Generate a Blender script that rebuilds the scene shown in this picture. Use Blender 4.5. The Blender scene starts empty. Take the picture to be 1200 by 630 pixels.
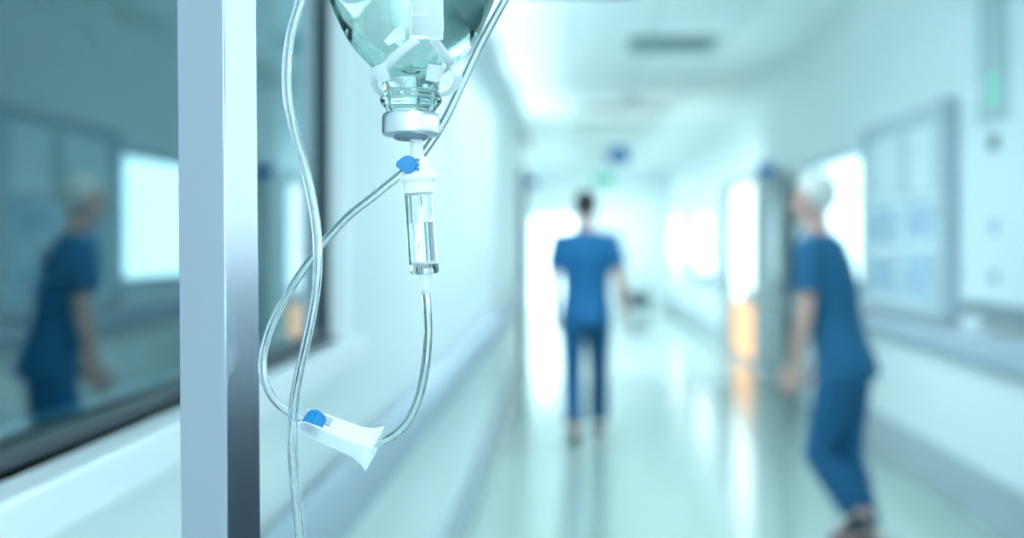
import bpy, bmesh, math, random
from mathutils import Vector, Matrix

random.seed(4)
SC = bpy.context.scene
COL = SC.collection
R_ = math.radians

# ---------------------------------------------------------------- camera, sky, exposure
EYE = 1.42                      # camera height
F = 1667.0                      # focal length in pixels (50 mm on 36 mm, 1200 px)
VX, VY = 668.0, 283.0           # vanishing point of the corridor
cam_d = bpy.data.cameras.new('camera')
cam = bpy.data.objects.new('camera', cam_d)
COL.objects.link(cam)
cam.location = (0, 0, EYE)
cam.rotation_euler = (R_(90), 0, 0)
cam_d.sensor_width = 36
cam_d.lens = 50
cam_d.shift_x = -(VX - 600) / 1200
cam_d.shift_y = -(315 - VY) / 1200
cam_d.clip_start = 0.02
cam_d.clip_end = 200
cam_d.dof.use_dof = True
cam_d.dof.focus_distance = 0.80
cam_d.dof.aperture_fstop = 4.2
SC.camera = cam

SKY = (1.9, 2.55, 2.7)
world = bpy.data.worlds.new('overcast_sky')
SC.world = world
world.use_nodes = True
bg = world.node_tree.nodes['Background']
bg.inputs[0].default_value = (SKY[0], SKY[1], SKY[2], 1)
bg.inputs[1].default_value = 1.0

LAMP_TINT = (0.79, 1.0, 1.09)
LAMP_NEAR, LUMI, COVE = 8.0, 27.0, 4.5      # emission of the added ceiling lamps and cove strip

SC.view_settings.view_transform = 'Standard'
SC.view_settings.look = 'None'
SC.view_settings.exposure = 1.05
SC.view_settings.gamma = 1
SC.view_settings.use_curve_mapping = False
SC.cycles.use_denoising = True
SC.cycles.max_bounces = 20
SC.cycles.diffuse_bounces = 8
SC.cycles.glossy_bounces = 8
SC.cycles.transmission_bounces = 20
SC.cycles.transparent_max_bounces = 24
SC.cycles.sample_clamp_indirect = 8

# ---------------------------------------------------------------- helpers
def P(px, py, d):
    """the place that stands at depth d and shows at photo pixel (px, py)"""
    return Vector(((px - VX) * d / F, d, EYE + (VY - py) * d / F))


def world_of(o):
    m = o.matrix_basis.copy()
    while o.parent:
        o = o.parent
        m = o.matrix_basis @ m
    return m


def obj(name, bm, mat, parent=None, local=False, smooth=False, kind=None, label=None, bevel=0):
    me = bpy.data.meshes.new(name) if not isinstance(bm, bpy.types.Mesh) else bm
    if not isinstance(bm, bpy.types.Mesh):
        if parent is not None and not local:
            bm.transform(world_of(parent).inverted())
        bm.to_mesh(me)
        bm.free()
    me.name = name
    o = bpy.data.objects.new(name, me)
    COL.objects.link(o)
    me.materials.append(mat)
    if smooth:
        for p in me.polygons:
            p.use_smooth = True
        if smooth == 'auto':
            me.set_sharp_from_angle(angle=R_(40))
    if parent is not None:
        o.parent = parent
    if kind:
        o['kind'] = kind
    if label:
        o['label'] = label
    if bevel:
        b = o.modifiers.new('bevel', 'BEVEL')
        b.width = bevel
        b.segments = 3
        b.limit_method = 'ANGLE'
    return o


def tag(o, label, cat, group=None):
    o['label'] = label
    o['category'] = cat
    if group:
        o['group'] = group
    return o


def thing(name, label, cat, loc=(0, 0, 0), rot=(0, 0, 0), group=None):
    o = bpy.data.objects.new(name, None)
    COL.objects.link(o)
    o.empty_display_size = 0.05
    o.location = loc
    o.rotation_euler = rot
    return tag(o, label, cat, group)


def dup(root, loc, rot=None, label=None):
    def cp(o, par):
        c = o.copy()
        COL.objects.link(c)
        if par is not None:
            c.parent = par
        for ch in list(o.children):
            cp(ch, c)
        return c
    kids = list(root.children)
    r = root.copy()
    COL.objects.link(r)
    r.location = loc
    if rot is not None:
        r.rotation_euler = rot
    if label:
        r['label'] = label
    for ch in kids:
        cp(ch, r)
    return r


def box(bm, x0, x1, y0, y1, z0, z1):
    v = [bm.verts.new(c) for c in ((x0, y0, z0), (x1, y0, z0), (x1, y1, z0), (x0, y1, z0),
                                   (x0, y0, z1), (x1, y0, z1), (x1, y1, z1), (x0, y1, z1))]
    for f in ((3, 2, 1, 0), (4, 5, 6, 7), (0, 1, 5, 4), (1, 2, 6, 5), (2, 3, 7, 6), (3, 0, 4, 7)):
        bm.faces.new([v[i] for i in f])
    return bm


def boxes(*bs):
    bm = bmesh.new()
    for b in bs:
        box(bm, *b)
    return bm


def loft(bm, rings, closed=False, cap=True, flip=False):
    """rings: lists of points (same count)"""
    vs = [[bm.verts.new(p) for p in r] for r in rings]
    n = len(vs[0])
    fs = []
    m = len(vs)
    for i in range(m if closed else m - 1):
        a, b = vs[i], vs[(i + 1) % m]
        for j in range(n):
            k = (j + 1) % n
            fs.append(bm.faces.new((a[j], a[k], b[k], b[j])))
    if cap and not closed:
        fs.append(bm.faces.new(list(reversed(vs[0]))))
        fs.append(bm.faces.new(vs[-1]))
    if flip:
        bmesh.ops.reverse_faces(bm, faces=fs)
    return bm


def catmull(pts, k=6):
    pts = [Vector(p) for p in pts]
    if len(pts) < 3:
        return pts
    out = []
    n = len(pts)
    for i in range(n - 1):
        p1, p2 = pts[i], pts[i + 1]
        p0 = pts[i - 1] if i else p1 * 2 - p2
        p3 = pts[i + 2] if i + 2 < n else p2 * 2 - p1
        for s in range(k):
            t = s / k
            t2, t3 = t * t, t * t * t
            out.append(0.5 * ((2 * p1) + (p2 - p0) * t + (2 * p0 - 5 * p1 + 4 * p2 - p3) * t2
                              + (3 * p1 - p0 - 3 * p2 + p3) * t3))
    out.append(pts[-1])
    return out


def frames(pts, ref=None):
    n = len(pts)
    tan = []
    for i in range(n):
        t = pts[min(i + 1, n - 1)] - pts[max(i - 1, 0)]
        tan.append(t.normalized() if t.length > 1e-9 else Vector((0, 0, 1)))
    r = Vector(ref) if ref is not None else (Vector((1, 0, 0)) if abs(tan[0].x) < 0.8 else Vector((0, 1, 0)))
    u = (r - tan[0] * r.dot(tan[0])).normalized()
    out = []
    for t in tan:
        u = (u - t * u.dot(t)).normalized()
        out.append((u, t.cross(u)))
    return out


def ring(c, u, v, ru, rv, n):
    return [c + u * (ru * math.cos(2 * math.pi * i / n)) + v * (rv * math.sin(2 * math.pi * i / n)) for i in range(n)]


def sweep(bm, pts, rad, n=12, ref=None, cap=True, flip=False, round_ends=False):
    """tube along pts; rad a number, a list of numbers or of (ru, rv)"""
    pts = [Vector(p) for p in pts]
    if not isinstance(rad, (list, tuple)):
        rad = [rad] * len(pts)
    rad = [r if isinstance(r, (tuple, list)) else (r, r) for r in rad]
    fr = frames(pts, ref)
    rings = []
    if round_ends:
        t = (pts[0] - pts[1]).normalized()
        for a in (80, 55, 28):
            c, s = math.cos(R_(a)), math.sin(R_(a))
            rings.append(ring(pts[0] + t * (min(rad[0]) * s), fr[0][0], fr[0][1], rad[0][0] * c, rad[0][1] * c, n))
    for p, (u, v), (a, b) in zip(pts, fr, rad):
        rings.append(ring(p, u, v, a, b, n))
    if round_ends:
        t = (pts[-1] - pts[-2]).normalized()
        for a in (28, 55, 80):
            c, s = math.cos(R_(a)), math.sin(R_(a))
            rings.append(ring(pts[-1] + t * (min(rad[-1]) * s), fr[-1][0], fr[-1][1], rad[-1][0] * c, rad[-1][1] * c, n))
    return loft(bm, rings, cap=cap, flip=flip)


def lathe(bm, prof, n=48, center=(0, 0), closed=False, cap=True, flip=False):
    """prof: (radius, z); z rising with outward normals"""
    rings = []
    for r, z in prof:
        rings.append([Vector((center[0] + r * math.cos(2 * math.pi * i / n), center[1] + r * math.sin(2 * math.pi * i / n), z))
                      for i in range(n)])
    return loft(bm, rings, closed=closed, cap=cap, flip=flip)


def hollow_tube(pts, ro, ri, n=16):
    bm = bmesh.new()
    pts = [Vector(p) for p in pts]
    fr = frames(pts)
    a = [ring(p, u, v, ro, ro, n) for p, (u, v) in zip(pts, fr)]
    b = [ring(p, u, v, ri, ri, n) for p, (u, v) in zip(pts, fr)]
    loft(bm, a + b[::-1], closed=True)
    bmesh.ops.recalc_face_normals(bm, faces=bm.faces)
    return bm


def ellipsoid(bm, c, r, sub=3, mat=None):
    m = Matrix.Translation(Vector(c)) @ (mat or Matrix()) @ Matrix.Diagonal((r[0], r[1], r[2], 1))
    bmesh.ops.create_icosphere(bm, subdivisions=sub, radius=1, matrix=m)


def fuse(bm, voxel, smooth=4):
    """one continuous surface out of overlapping closed shapes"""
    me = bpy.data.meshes.new('tmp')
    bm.to_mesh(me)
    bm.free()
    o = bpy.data.objects.new('tmp', me)
    COL.objects.link(o)
    m = o.modifiers.new('r', 'REMESH')
    m.mode = 'VOXEL'
    m.voxel_size = voxel
    s = o.modifiers.new('s', 'SMOOTH')
    s.factor = 0.5
    s.iterations = smooth
    dg = bpy.context.evaluated_depsgraph_get()
    dg.update()
    res = bpy.data.meshes.new_from_object(o.evaluated_get(dg))
    bpy.data.objects.remove(o)
    bpy.data.meshes.remove(me)
    return res


# ---------------------------------------------------------------- materials
def mat(name, col, rough=0.5, metal=0.0, spec=0.5, bump=None, var=0.0, var_scale=6.0, emit=None, estr=0, coat=0):
    m = bpy.data.materials.new(name)
    m.use_nodes = True
    nt = m.node_tree
    b = nt.nodes['Principled BSDF']
    b.inputs['Base Color'].default_value = (*col, 1)
    b.inputs['Roughness'].default_value = rough
    b.inputs['Metallic'].default_value = metal
    b.inputs['Specular IOR Level'].default_value = spec
    b.inputs['Coat Weight'].default_value = coat
    if emit:
        b.inputs['Emission Color'].default_value = (*emit, 1)
        b.inputs['Emission Strength'].default_value = estr
    tc = nt.nodes.new('ShaderNodeTexCoord')
    if var:
        nz = nt.nodes.new('ShaderNodeTexNoise')
        nz.inputs['Scale'].default_value = var_scale
        nz.inputs['Detail'].default_value = 5
        nt.links.new(tc.outputs['Object'], nz.inputs['Vector'])
        mr = nt.nodes.new('ShaderNodeMapRange')
        mr.inputs['To Min'].default_value = 1 - var
        mr.inputs['To Max'].default_value = 1 + var
        nt.links.new(nz.outputs['Fac'], mr.inputs['Value'])
        mx = nt.nodes.new('ShaderNodeVectorMath')
        mx.operation = 'SCALE'
        mx.inputs[0].default_value = col
        nt.links.new(mr.outputs['Result'], mx.inputs['Scale'])
        nt.links.new(mx.outputs['Vector'], b.inputs['Base Color'])
    if bump:
        nz = nt.nodes.new('ShaderNodeTexNoise')
        nz.inputs['Scale'].default_value = bump[0]
        nt.links.new(tc.outputs['Object'], nz.inputs['Vector'])
        bp = nt.nodes.new('ShaderNodeBump')
        bp.inputs['Strength'].default_value = bump[1]
        bp.inputs['Distance'].default_value = 0.002
        nt.links.new(nz.outputs['Fac'], bp.inputs['Height'])
        nt.links.new(bp.outputs['Normal'], b.inputs['Normal'])
    return m


def glass(name, ior, col=(1, 1, 1), rough=0.0):
    m = bpy.data.materials.new(name)
    m.use_nodes = True
    nt = m.node_tree
    nt.nodes.clear()
    g = nt.nodes.new('ShaderNodeBsdfGlass')
    g.inputs['IOR'].default_value = ior
    g.inputs['Color'].default_value = (*col, 1)
    g.inputs['Roughness'].default_value = rough
    o = nt.nodes.new('ShaderNodeOutputMaterial')
    nt.links.new(g.outputs[0], o.inputs[0])
    return m


def pane_mat(name, tint=(1, 1, 1), f0=0.04, power=5, mirror=(1, 1, 1)):
    """flat architectural glass: clear, mirror-like at a grazing angle"""
    m = bpy.data.materials.new(name)
    m.use_nodes = True
    nt = m.node_tree
    nt.nodes.clear()
    lw = nt.nodes.new('ShaderNodeLayerWeight')
    lw.inputs['Blend'].default_value = 0.5
    pw = nt.nodes.new('ShaderNodeMath')
    pw.operation = 'POWER'
    pw.inputs[1].default_value = power
    nt.links.new(lw.outputs['Facing'], pw.inputs[0])
    ma = nt.nodes.new('ShaderNodeMath')
    ma.operation = 'MULTIPLY_ADD'
    ma.inputs[1].default_value = 1 - f0
    ma.inputs[2].default_value = f0
    nt.links.new(pw.outputs[0], ma.inputs[0])
    t = nt.nodes.new('ShaderNodeBsdfTransparent')
    t.inputs[0].default_value = (*tint, 1)
    g = nt.nodes.new('ShaderNodeBsdfGlossy')
    g.inputs['Roughness'].default_value = 0.0
    g.inputs['Color'].default_value = (*mirror, 1)
    mx = nt.nodes.new('ShaderNodeMixShader')
    nt.links.new(ma.outputs[0], mx.inputs[0])
    nt.links.new(t.outputs[0], mx.inputs[1])
    nt.links.new(g.outputs[0], mx.inputs[2])
    o = nt.nodes.new('ShaderNodeOutputMaterial')
    nt.links.new(mx.outputs[0], o.inputs[0])
    return m


def milky(name, col, clear=0.3, rough=0.35):
    """translucent moulded plastic"""
    m = bpy.data.materials.new(name)
    m.use_nodes = True
    nt = m.node_tree
    b = nt.nodes['Principled BSDF']
    b.inputs['Base Color'].default_value = (*col, 1)
    b.inputs['Roughness'].default_value = rough
    tl = nt.nodes.new('ShaderNodeBsdfTranslucent')
    tl.inputs[0].default_value = (*col, 1)
    tr = nt.nodes.new('ShaderNodeBsdfTransparent')
    tr.inputs[0].default_value = (*[min(1, c * 1.05) for c in col], 1)
    m1 = nt.nodes.new('ShaderNodeMixShader')
    m1.inputs[0].default_value = 0.45
    m2 = nt.nodes.new('ShaderNodeMixShader')
    m2.inputs[0].default_value = clear
    nt.links.new(b.outputs[0], m1.inputs[1])
    nt.links.new(tl.outputs[0], m1.inputs[2])
    nt.links.new(m1.outputs[0], m2.inputs[1])
    nt.links.new(tr.outputs[0], m2.inputs[2])
    nt.links.new(m2.outputs[0], nt.nodes['Material Output'].inputs[0])
    return m


def emit_mat(name, col, s):
    m = bpy.data.materials.new(name)
    m.use_nodes = True
    nt = m.node_tree
    nt.nodes.clear()
    e = nt.nodes.new('ShaderNodeEmission')
    e.inputs[0].default_value = (*col, 1)
    e.inputs[1].default_value = s
    o = nt.nodes.new('ShaderNodeOutputMaterial')
    nt.links.new(e.outputs[0], o.inputs[0])
    return m


def brushed(name, col, rough, scale=(220, 220, 3)):
    m = mat(name, col, rough, 1.0)
    nt = m.node_tree
    b = nt.nodes['Principled BSDF']
    tc = nt.nodes.new('ShaderNodeTexCoord')
    mp = nt.nodes.new('ShaderNodeMapping')
    mp.inputs['Scale'].default_value = scale
    nz = nt.nodes.new('ShaderNodeTexNoise')
    nz.inputs['Scale'].default_value = 6
    nz.inputs['Detail'].default_value = 6
    nt.links.new(tc.outputs['Object'], mp.inputs['Vector'])
    nt.links.new(mp.outputs['Vector'], nz.inputs['Vector'])
    mr = nt.nodes.new('ShaderNodeMapRange')
    mr.inputs['To Min'].default_value = rough * 0.75
    mr.inputs['To Max'].default_value = rough * 1.25
    nt.links.new(nz.outputs['Fac'], mr.inputs['Value'])
    nt.links.new(mr.outputs['Result'], b.inputs['Roughness'])
    bp = nt.nodes.new('ShaderNodeBump')
    bp.inputs['Strength'].default_value = 0.12
    bp.inputs['Distance'].default_value = 0.0006
    nt.links.new(nz.outputs['Fac'], bp.inputs['Height'])
    nt.links.new(bp.outputs['Normal'], b.inputs['Normal'])
    return m


M_wall = mat('wall_paint', (0.80, 0.86, 0.87), 0.55, bump=(90, 0.05), var=0.015)
M_frame = mat('frame_white', (0.88, 0.90, 0.93), 0.35, var=0.01)
M_rail = mat('bumper_grey', (0.40, 0.48, 0.56), 0.45, var=0.03)
M_darkpanel = mat('dark_reflection_panel', (0.10, 0.12, 0.17), 0.5, var=0.05)
M_kick = mat('kick_grey', (0.38, 0.46, 0.50), 0.35, var=0.03)
M_gasket = mat('gasket_dark', (0.05, 0.07, 0.085), 0.45, var=0.05)
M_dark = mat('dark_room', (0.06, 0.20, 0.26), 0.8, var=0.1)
M_steel_grey = mat('door_grey', (0.20, 0.27, 0.30), 0.45, var=0.03)
M_alu = mat('window_alu', (0.42, 0.50, 0.56), 0.4, 0.3, var=0.03)
M_pane = pane_mat('window_pane', (0.93, 0.98, 0.98))
M_panedim = pane_mat('dimmed_pane', (0.70, 0.72, 0.73))  # tint added to cut the daylight through the side window
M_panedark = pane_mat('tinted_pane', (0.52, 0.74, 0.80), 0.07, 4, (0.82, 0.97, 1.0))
M_board = mat('board_face', (0.52, 0.66, 0.70), 0.25, var=0.04)
M_paper = mat('paper', (0.70, 0.80, 0.83), 0.6, var=0.02)
M_paperblue = mat('paper_blue', (0.40, 0.55, 0.68), 0.6, var=0.04)
M_blue = mat('sign_blue', (0.01, 0.16, 0.50), 0.4, var=0.03)
M_plate = mat('panel_white', (0.72, 0.82, 0.83), 0.4, var=0.01)
M_panelgrey = mat('panel_grey', (0.38, 0.50, 0.52), 0.4, var=0.02)
M_black = mat('switch_dark', (0.05, 0.09, 0.12), 0.4, var=0.05)
M_green = mat('sign_green', (0.05, 0.42, 0.28), 0.5, var=0.03)
M_vent = mat('vent_grey', (0.28, 0.38, 0.40), 0.5, var=0.03)
M_steel = brushed('brushed_steel', (0.42, 0.445, 0.51), 0.2)
M_alucap = mat('crimped_aluminium', (0.60, 0.63, 0.68), 0.30, 1.0, var=0.03, var_scale=300)
M_glass = glass('bottle_glass', 1.5, (0.86, 0.925, 0.915))
M_fluid = glass('fluid_in_glass', 1.333 / 1.5, (0.93, 0.97, 0.965))
M_air_in = glass('air_in_glass', 1 / 1.5, (1, 1, 1))
M_tube = glass('tube_vinyl', 1.38, (0.985, 0.995, 1.0))
M_chamber = glass('chamber_plastic', 1.42, (0.985, 0.995, 1.0))
M_water = glass('water', 1.333, (0.97, 0.995, 1.0))
M_milky = milky('milky_plastic', (0.95, 0.97, 0.98), 0.32)
M_strap = milky('strap_plastic', (0.95, 0.97, 0.99), 0.28)
M_white = milky('white_plastic', (0.97, 0.98, 0.985), 0.06)
M_rubber = mat('stopper_grey', (0.16, 0.23, 0.28), 0.5, var=0.05)
M_bluecap = mat('blue_plastic', (0.004, 0.17, 0.40), 0.3, var=0.02)
M_skin = mat('skin', (0.56, 0.34, 0.29), 0.5, var=0.04, var_scale=20)
M_hairdark = mat('hair_dark', (0.02, 0.02, 0.025), 0.6, bump=(160, 0.5), var=0.3, var_scale=60)
M_hairpale = mat('hair_pale', (0.62, 0.63, 0.60), 0.6, bump=(160, 0.5), var=0.15, var_scale=60)  # paled to stand for window glare washing out the head
M_scrub = mat('scrubs_blue', (0.003, 0.12, 0.29), 0.75, bump=(40, 0.3), var=0.08)
M_scrubdk = mat('scrubs_navy', (0.003, 0.10, 0.22), 0.75, bump=(40, 0.3), var=0.08)
M_trouser = mat('trousers_blue', (0.003, 0.09, 0.21), 0.8, bump=(40, 0.3), var=0.08)
M_shoe = mat('shoe_dark', (0.02, 0.03, 0.05), 0.5, var=0.1)
M_eye = mat('eye', (0.05, 0.04, 0.04), 0.2, var=0.05)
M_lamp_near = emit_mat('added_lamp_diffuser', LAMP_TINT, LAMP_NEAR)
M_lumi = emit_mat('added_lamp_glow', LAMP_TINT, LUMI)
M_baffle = mat('baffle_pale', (0.86, 0.90, 0.90), 0.6, var=0.02)
M_lit = emit_mat('glowing_pane', (0.78, 1.0, 1.04), 1.3)  # panes made to glow in place of the daylight behind them
M_cove = emit_mat('added_cove_strip', LAMP_TINT, COVE)
M_amber = emit_mat('amber_lit_glass', (1.0, 0.64, 0.36), 0.80)
M_greenled = emit_mat('green_lamp', (0.10, 0.62, 0.42), 0.8)
M_whiteled = emit_mat('white_lamp', LAMP_TINT, 1.6)


def floor_material():
    m = mat('floor_vinyl', (0.36, 0.45, 0.42), 0.13, spec=0.9)
    nt = m.node_tree
    b = nt.nodes['Principled BSDF']
    tc = nt.nodes.new('ShaderNodeTexCoord')
    nz = nt.nodes.new('ShaderNodeTexNoise')
    nz.inputs['Scale'].default_value = 180
    nz.inputs['Detail'].default_value = 3
    nt.links.new(tc.outputs['Object'], nz.inputs['Vector'])
    cr = nt.nodes.new('ShaderNodeValToRGB')
    cr.color_ramp.elements[0].color = (0.33, 0.42, 0.39, 1)
    cr.color_ramp.elements[1].color = (0.41, 0.50, 0.47, 1)
    nt.links.new(nz.outputs['Fac'], cr.inputs[0])
    nt.links.new(cr.outputs[0], b.inputs['Base Color'])
    n2 = nt.nodes.new('ShaderNodeTexNoise')
    n2.inputs['Scale'].default_value = 1.5
    mr = nt.nodes.new('ShaderNodeMapRange')
    mr.inputs['To Min'].default_value = 0.10
    mr.inputs['To Max'].default_value = 0.17
    nt.links.new(tc.outputs['Object'], n2.inputs['Vector'])
    nt.links.new(n2.outputs['Fac'], mr.inputs['Value'])
    nt.links.new(mr.outputs[0], b.inputs['Roughness'])
    return m


def ceiling_material():
    m = mat('ceiling_tiles', (0.84, 0.90, 0.90), 0.6)
    nt = m.node_tree
    b = nt.nodes['Principled BSDF']
    tc = nt.nodes.new('ShaderNodeTexCoord')
    br = nt.nodes.new('ShaderNodeTexBrick')
    br.offset = 0
    br.inputs['Color1'].default_value = (0.84, 0.90, 0.90, 1)
    br.inputs['Color2'].default_value = (0.82, 0.88, 0.885, 1)
    br.inputs['Mortar'].default_value = (0.62, 0.70, 0.71, 1)
    br.inputs['Scale'].default_value = 1
    br.inputs['Brick Width'].default_value = 0.6
    br.inputs['Row Height'].default_value = 0.6
    br.inputs['Mortar Size'].default_value = 0.012
    nt.links.new(tc.outputs['Object'], br.inputs['Vector'])
    nt.links.new(br.outputs['Color'], b.inputs['Base Color'])
    return m


M_floor = floor_material()
M_ceil = ceiling_material()

# ---------------------------------------------------------------- the corridor
L, R, H = -0.52, 2.10, 2.98
YB, YE = -3.0, 30.0
YL = 18.0            # the left wall ends here at a lobby
XL = -2.4            # the lobby's left side
WT = 0.16


def wall_grid(y0, y1, z0, z1, holes):
    """cells of a wall plane around rectangular holes: (a0, a1, b0, b1)"""
    ys = sorted({y0, y1, *[h[0] for h in holes], *[h[1] for h in holes]})
    zs = sorted({z0, z1, *[h[2] for h in holes], *[h[3] for h in holes]})
    for a0, a1 in zip(ys, ys[1:]):
        for b0, b1 in zip(zs, zs[1:]):
            ca, cb = (a0 + a1) / 2, (b0 + b1) / 2
            if not any(h[0] < ca < h[1] and h[2] < cb < h[3] for h in holes):
                yield a0, a1, b0, b1


obj('floor', boxes((XL - 0.2, R + 0.3, YB - 0.2, YE + 0.2, -0.12, 0)), M_floor, kind='structure')
LAMP_ROWS = (16.3, 18.6, 21.0, 23.6, 26.2, 28.6)  # added lamps that light the far corridor
LAMP_X0, LAMP_X1, LAMP_W = 0.1, 1.15, 0.46
NEAR_ROWS = (4.9, 6.8, 8.6)  # added lamps above the view, to brighten the left wall
NX0, NX1 = -0.30, 0.40
bm = bmesh.new()
for a0, a1, b0, b1 in wall_grid(XL - 0.2, R + 0.3, YB - 0.2, YE + 0.2, [(LAMP_X0, LAMP_X1, y, y + LAMP_W) for y in LAMP_ROWS] + [(NX0, NX1, y, y + LAMP_W) for y in NEAR_ROWS]):
    box(bm, a0, a1, b0, b1, H, H + 0.12)
obj('ceiling', bm, M_ceil, kind='structure')

W1 = (0.85, 3.30, 1.20, 2.60)                 # left: the big dark interior window
bm = bmesh.new()
for a0, a1, b0, b1 in wall_grid(YB, YL, 0, H, [W1]):
    box(bm, L - WT, L, a0, a1, b0, b1)
box(bm, XL, L - WT, YL - WT, YL, 0, H)       # return wall of the lobby
obj('wall_left', bm, M_wall, kind='structure')
obj('wall_lobby', boxes((XL - WT, XL, YL - WT, YE, 0, H)), M_wall, kind='structure')

WR = (-2.7, 4.4, 1.32, 2.50)                  # right: added window beside the camera, for daylight and the pole's reflection
WB = (10.1, 12.5, 1.10, 2.10)                # right: bright window next to the notice board
WS = (16.0, 18.4, 0.03, 2.13)                # right: tall glazed slit with amber lower pane
WF = (21.0, 23.8, 0.87, 1.88)
WG = (26.8, 29.4, 0.60, 1.97)
bm = bmesh.new()
for a0, a1, b0, b1 in wall_grid(YB, YE, 0, H, [WR, WB, WS, WF, WG]):
    box(bm, R, R + WT, a0, a1, b0, b1)
obj('wall_right', bm, M_wall, kind='structure')

WE = (-0.86, 0.13, 0.0, 1.98)                # far glazed doors
bm = bmesh.new()
for a0, a1, b0, b1 in wall_grid(XL, R + WT, 0, H, [WE]):
    box(bm, a0, a1, YE, YE + WT, b0, b1)
obj('wall_end', bm, M_wall, kind='structure')
WK = (-0.4, 2.0, 0.9, 2.7)                   # window added behind the camera to bring in light
bm = bmesh.new()
for a0, a1, b0, b1 in wall_grid(L - WT, R + WT, 0, H, [WK]):
    box(bm, a0, a1, YB - WT, YB, b0, b1)
obj('wall_back', bm, M_wall, kind='structure')


def side_window(name, x, sgn, hole, fw, proud, mullions, m_frame, m_pane, sill=True):
    """window in a side wall (plane x); sgn: direction into the corridor"""
    y0, y1, z0, z1 = hole
    xo, xi = x + sgn * proud, x - sgn * 0.10
    a, b = min(xo, xi), max(xo, xi)
    f = boxes((a, b, y0, y0 + fw, z0, z1), (a, b, y1 - fw, y1, z0, z1),
              (a, b, y0 + fw, y1 - fw, z0, z0 + fw), (a, b, y0 + fw, y1 - fw, z1 - fw, z1))
    for q in mullions:
        box(f, a, b, q - fw / 2, q + fw / 2, z0 + fw, z1 - fw)
    fo = obj(name, f, m_frame, kind='structure', bevel=0.004)
    xp = x - sgn * (0.05 if m_pane in (M_pane, M_panedim) else 0.0)
    p = obj('pane', boxes((xp - 0.004, xp + 0.004, y0 + fw, y1 - fw, z0 + fw, z1 - fw)), m_pane, parent=fo)
    return fo, p


# the big left window: white frame, dark gasket, glass, dark room behind it
y0, y1, z0, z1 = W1
fr1 = obj('window_1', boxes((L - 0.14, L + 0.012, y1 - 0.10, y1, z0, z1), (L - 0.14, L + 0.012, y0, y0 + 0.06, z0, z1),
                            (L - 0.14, L + 0.012, y0 + 0.06, y1 - 0.10, z1 - 0.06, z1)), M_frame, kind='structure', bevel=0.004)
obj('window_sill', boxes((L - 0.14, L + 0.045, y0 - 0.05, y1 + 0.03, z0 - 0.055, z0)), M_frame, parent=fr1, bevel=0.006)
gy0, gy1, gz0, gz1 = y0 + 0.06, y1 - 0.10, z0, z1 - 0.06
g = 0.02
obj('gasket', boxes((L - 0.06, L - 0.02, gy0, gy1, gz0, gz0 + g), (L - 0.06, L - 0.02, gy0, gy1, gz1 - g, gz1),
                    (L - 0.06, L - 0.02, gy0, gy0 + g, gz0 + g, gz1 - g), (L - 0.06, L - 0.02, gy1 - g, gy1, gz0 + g, gz1 - g)),
    M_gasket, parent=fr1)
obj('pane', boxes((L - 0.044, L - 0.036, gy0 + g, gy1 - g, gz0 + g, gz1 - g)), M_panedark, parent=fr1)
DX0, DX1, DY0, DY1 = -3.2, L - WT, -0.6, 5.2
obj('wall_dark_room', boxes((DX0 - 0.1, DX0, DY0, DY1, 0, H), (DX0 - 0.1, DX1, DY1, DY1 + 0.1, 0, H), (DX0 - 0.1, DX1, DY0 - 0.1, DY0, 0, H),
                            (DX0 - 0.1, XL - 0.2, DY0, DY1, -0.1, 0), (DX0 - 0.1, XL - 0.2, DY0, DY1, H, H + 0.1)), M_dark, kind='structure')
# towel dispenser on the back wall of that room
pc = P(60, 281, DY1 - 0.06)
t = thing('towel_dispenser', 'grey paper towel dispenser on the wall of the dark room behind the left window', 'dispenser', (pc.x, DY1, pc.z))
M_disp = mat('dispenser_grey', (0.75, 0.84, 0.88), 0.4, var=0.03)
obj('housing', boxes((pc.x - 0.13, pc.x + 0.13, DY1 - 0.12, DY1, pc.z - 0.15, pc.z + 0.13)), M_disp, parent=t, bevel=0.03)
obj('outlet', boxes((pc.x - 0.03, pc.x + 0.03, DY1 - 0.124, DY1 - 0.11, pc.z - 0.10, pc.z - 0.02)), M_black, parent=t, bevel=0.004)

side_window('window_2', R, -1, WB, 0.05, 0.03, [], M_alu, M_pane)
side_window('window_3', R, -1, WR, 0.07, 0.03, [-1.3, 0.1, 1.5, 2.9], M_frame, M_panedim)
side_window('window_4', R, -1, WF, 0.08, 0.01, [], M_frame, M_lit)
side_window('window_5', R, -1, WG, 0.08, 0.01, [], M_frame, M_lit)
# tall slit with an upper pane that glows in place of daylight and an amber lit lower pane
y0, y1, z0, z1 = WS
f6 = obj('window_6', boxes((R - 0.03, R + 0.1, y0 - 0.25, y0 + 0.06, 0, 2.2), (R - 0.03, R + 0.1, y1 - 0.06, y1 + 0.9, 0, 2.2),
                           (R - 0.03, R + 0.1, y0 + 0.06, y1 - 0.06, 2.10, 2.2), (R - 0.03, R + 0.1, y0 + 0.06, y1 - 0.06, 0.70, 0.86),
                           (R - 0.03, R + 0.1, y0 + 0.06, y1 - 0.06, 0.0, 0.05)), M_steel_grey, kind='structure')
obj('pane', boxes((R - 0.005, R + 0.05, y0 + 0.06, y1 - 0.06, 0.86, 2.10)), M_lit, parent=f6)
obj('amber_pane', boxes((R - 0.005, R + 0.05, y0 + 0.06, y1 - 0.06, 0.05, 0.70)), M_amber, parent=f6, label='amber lit lower pane')
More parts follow.
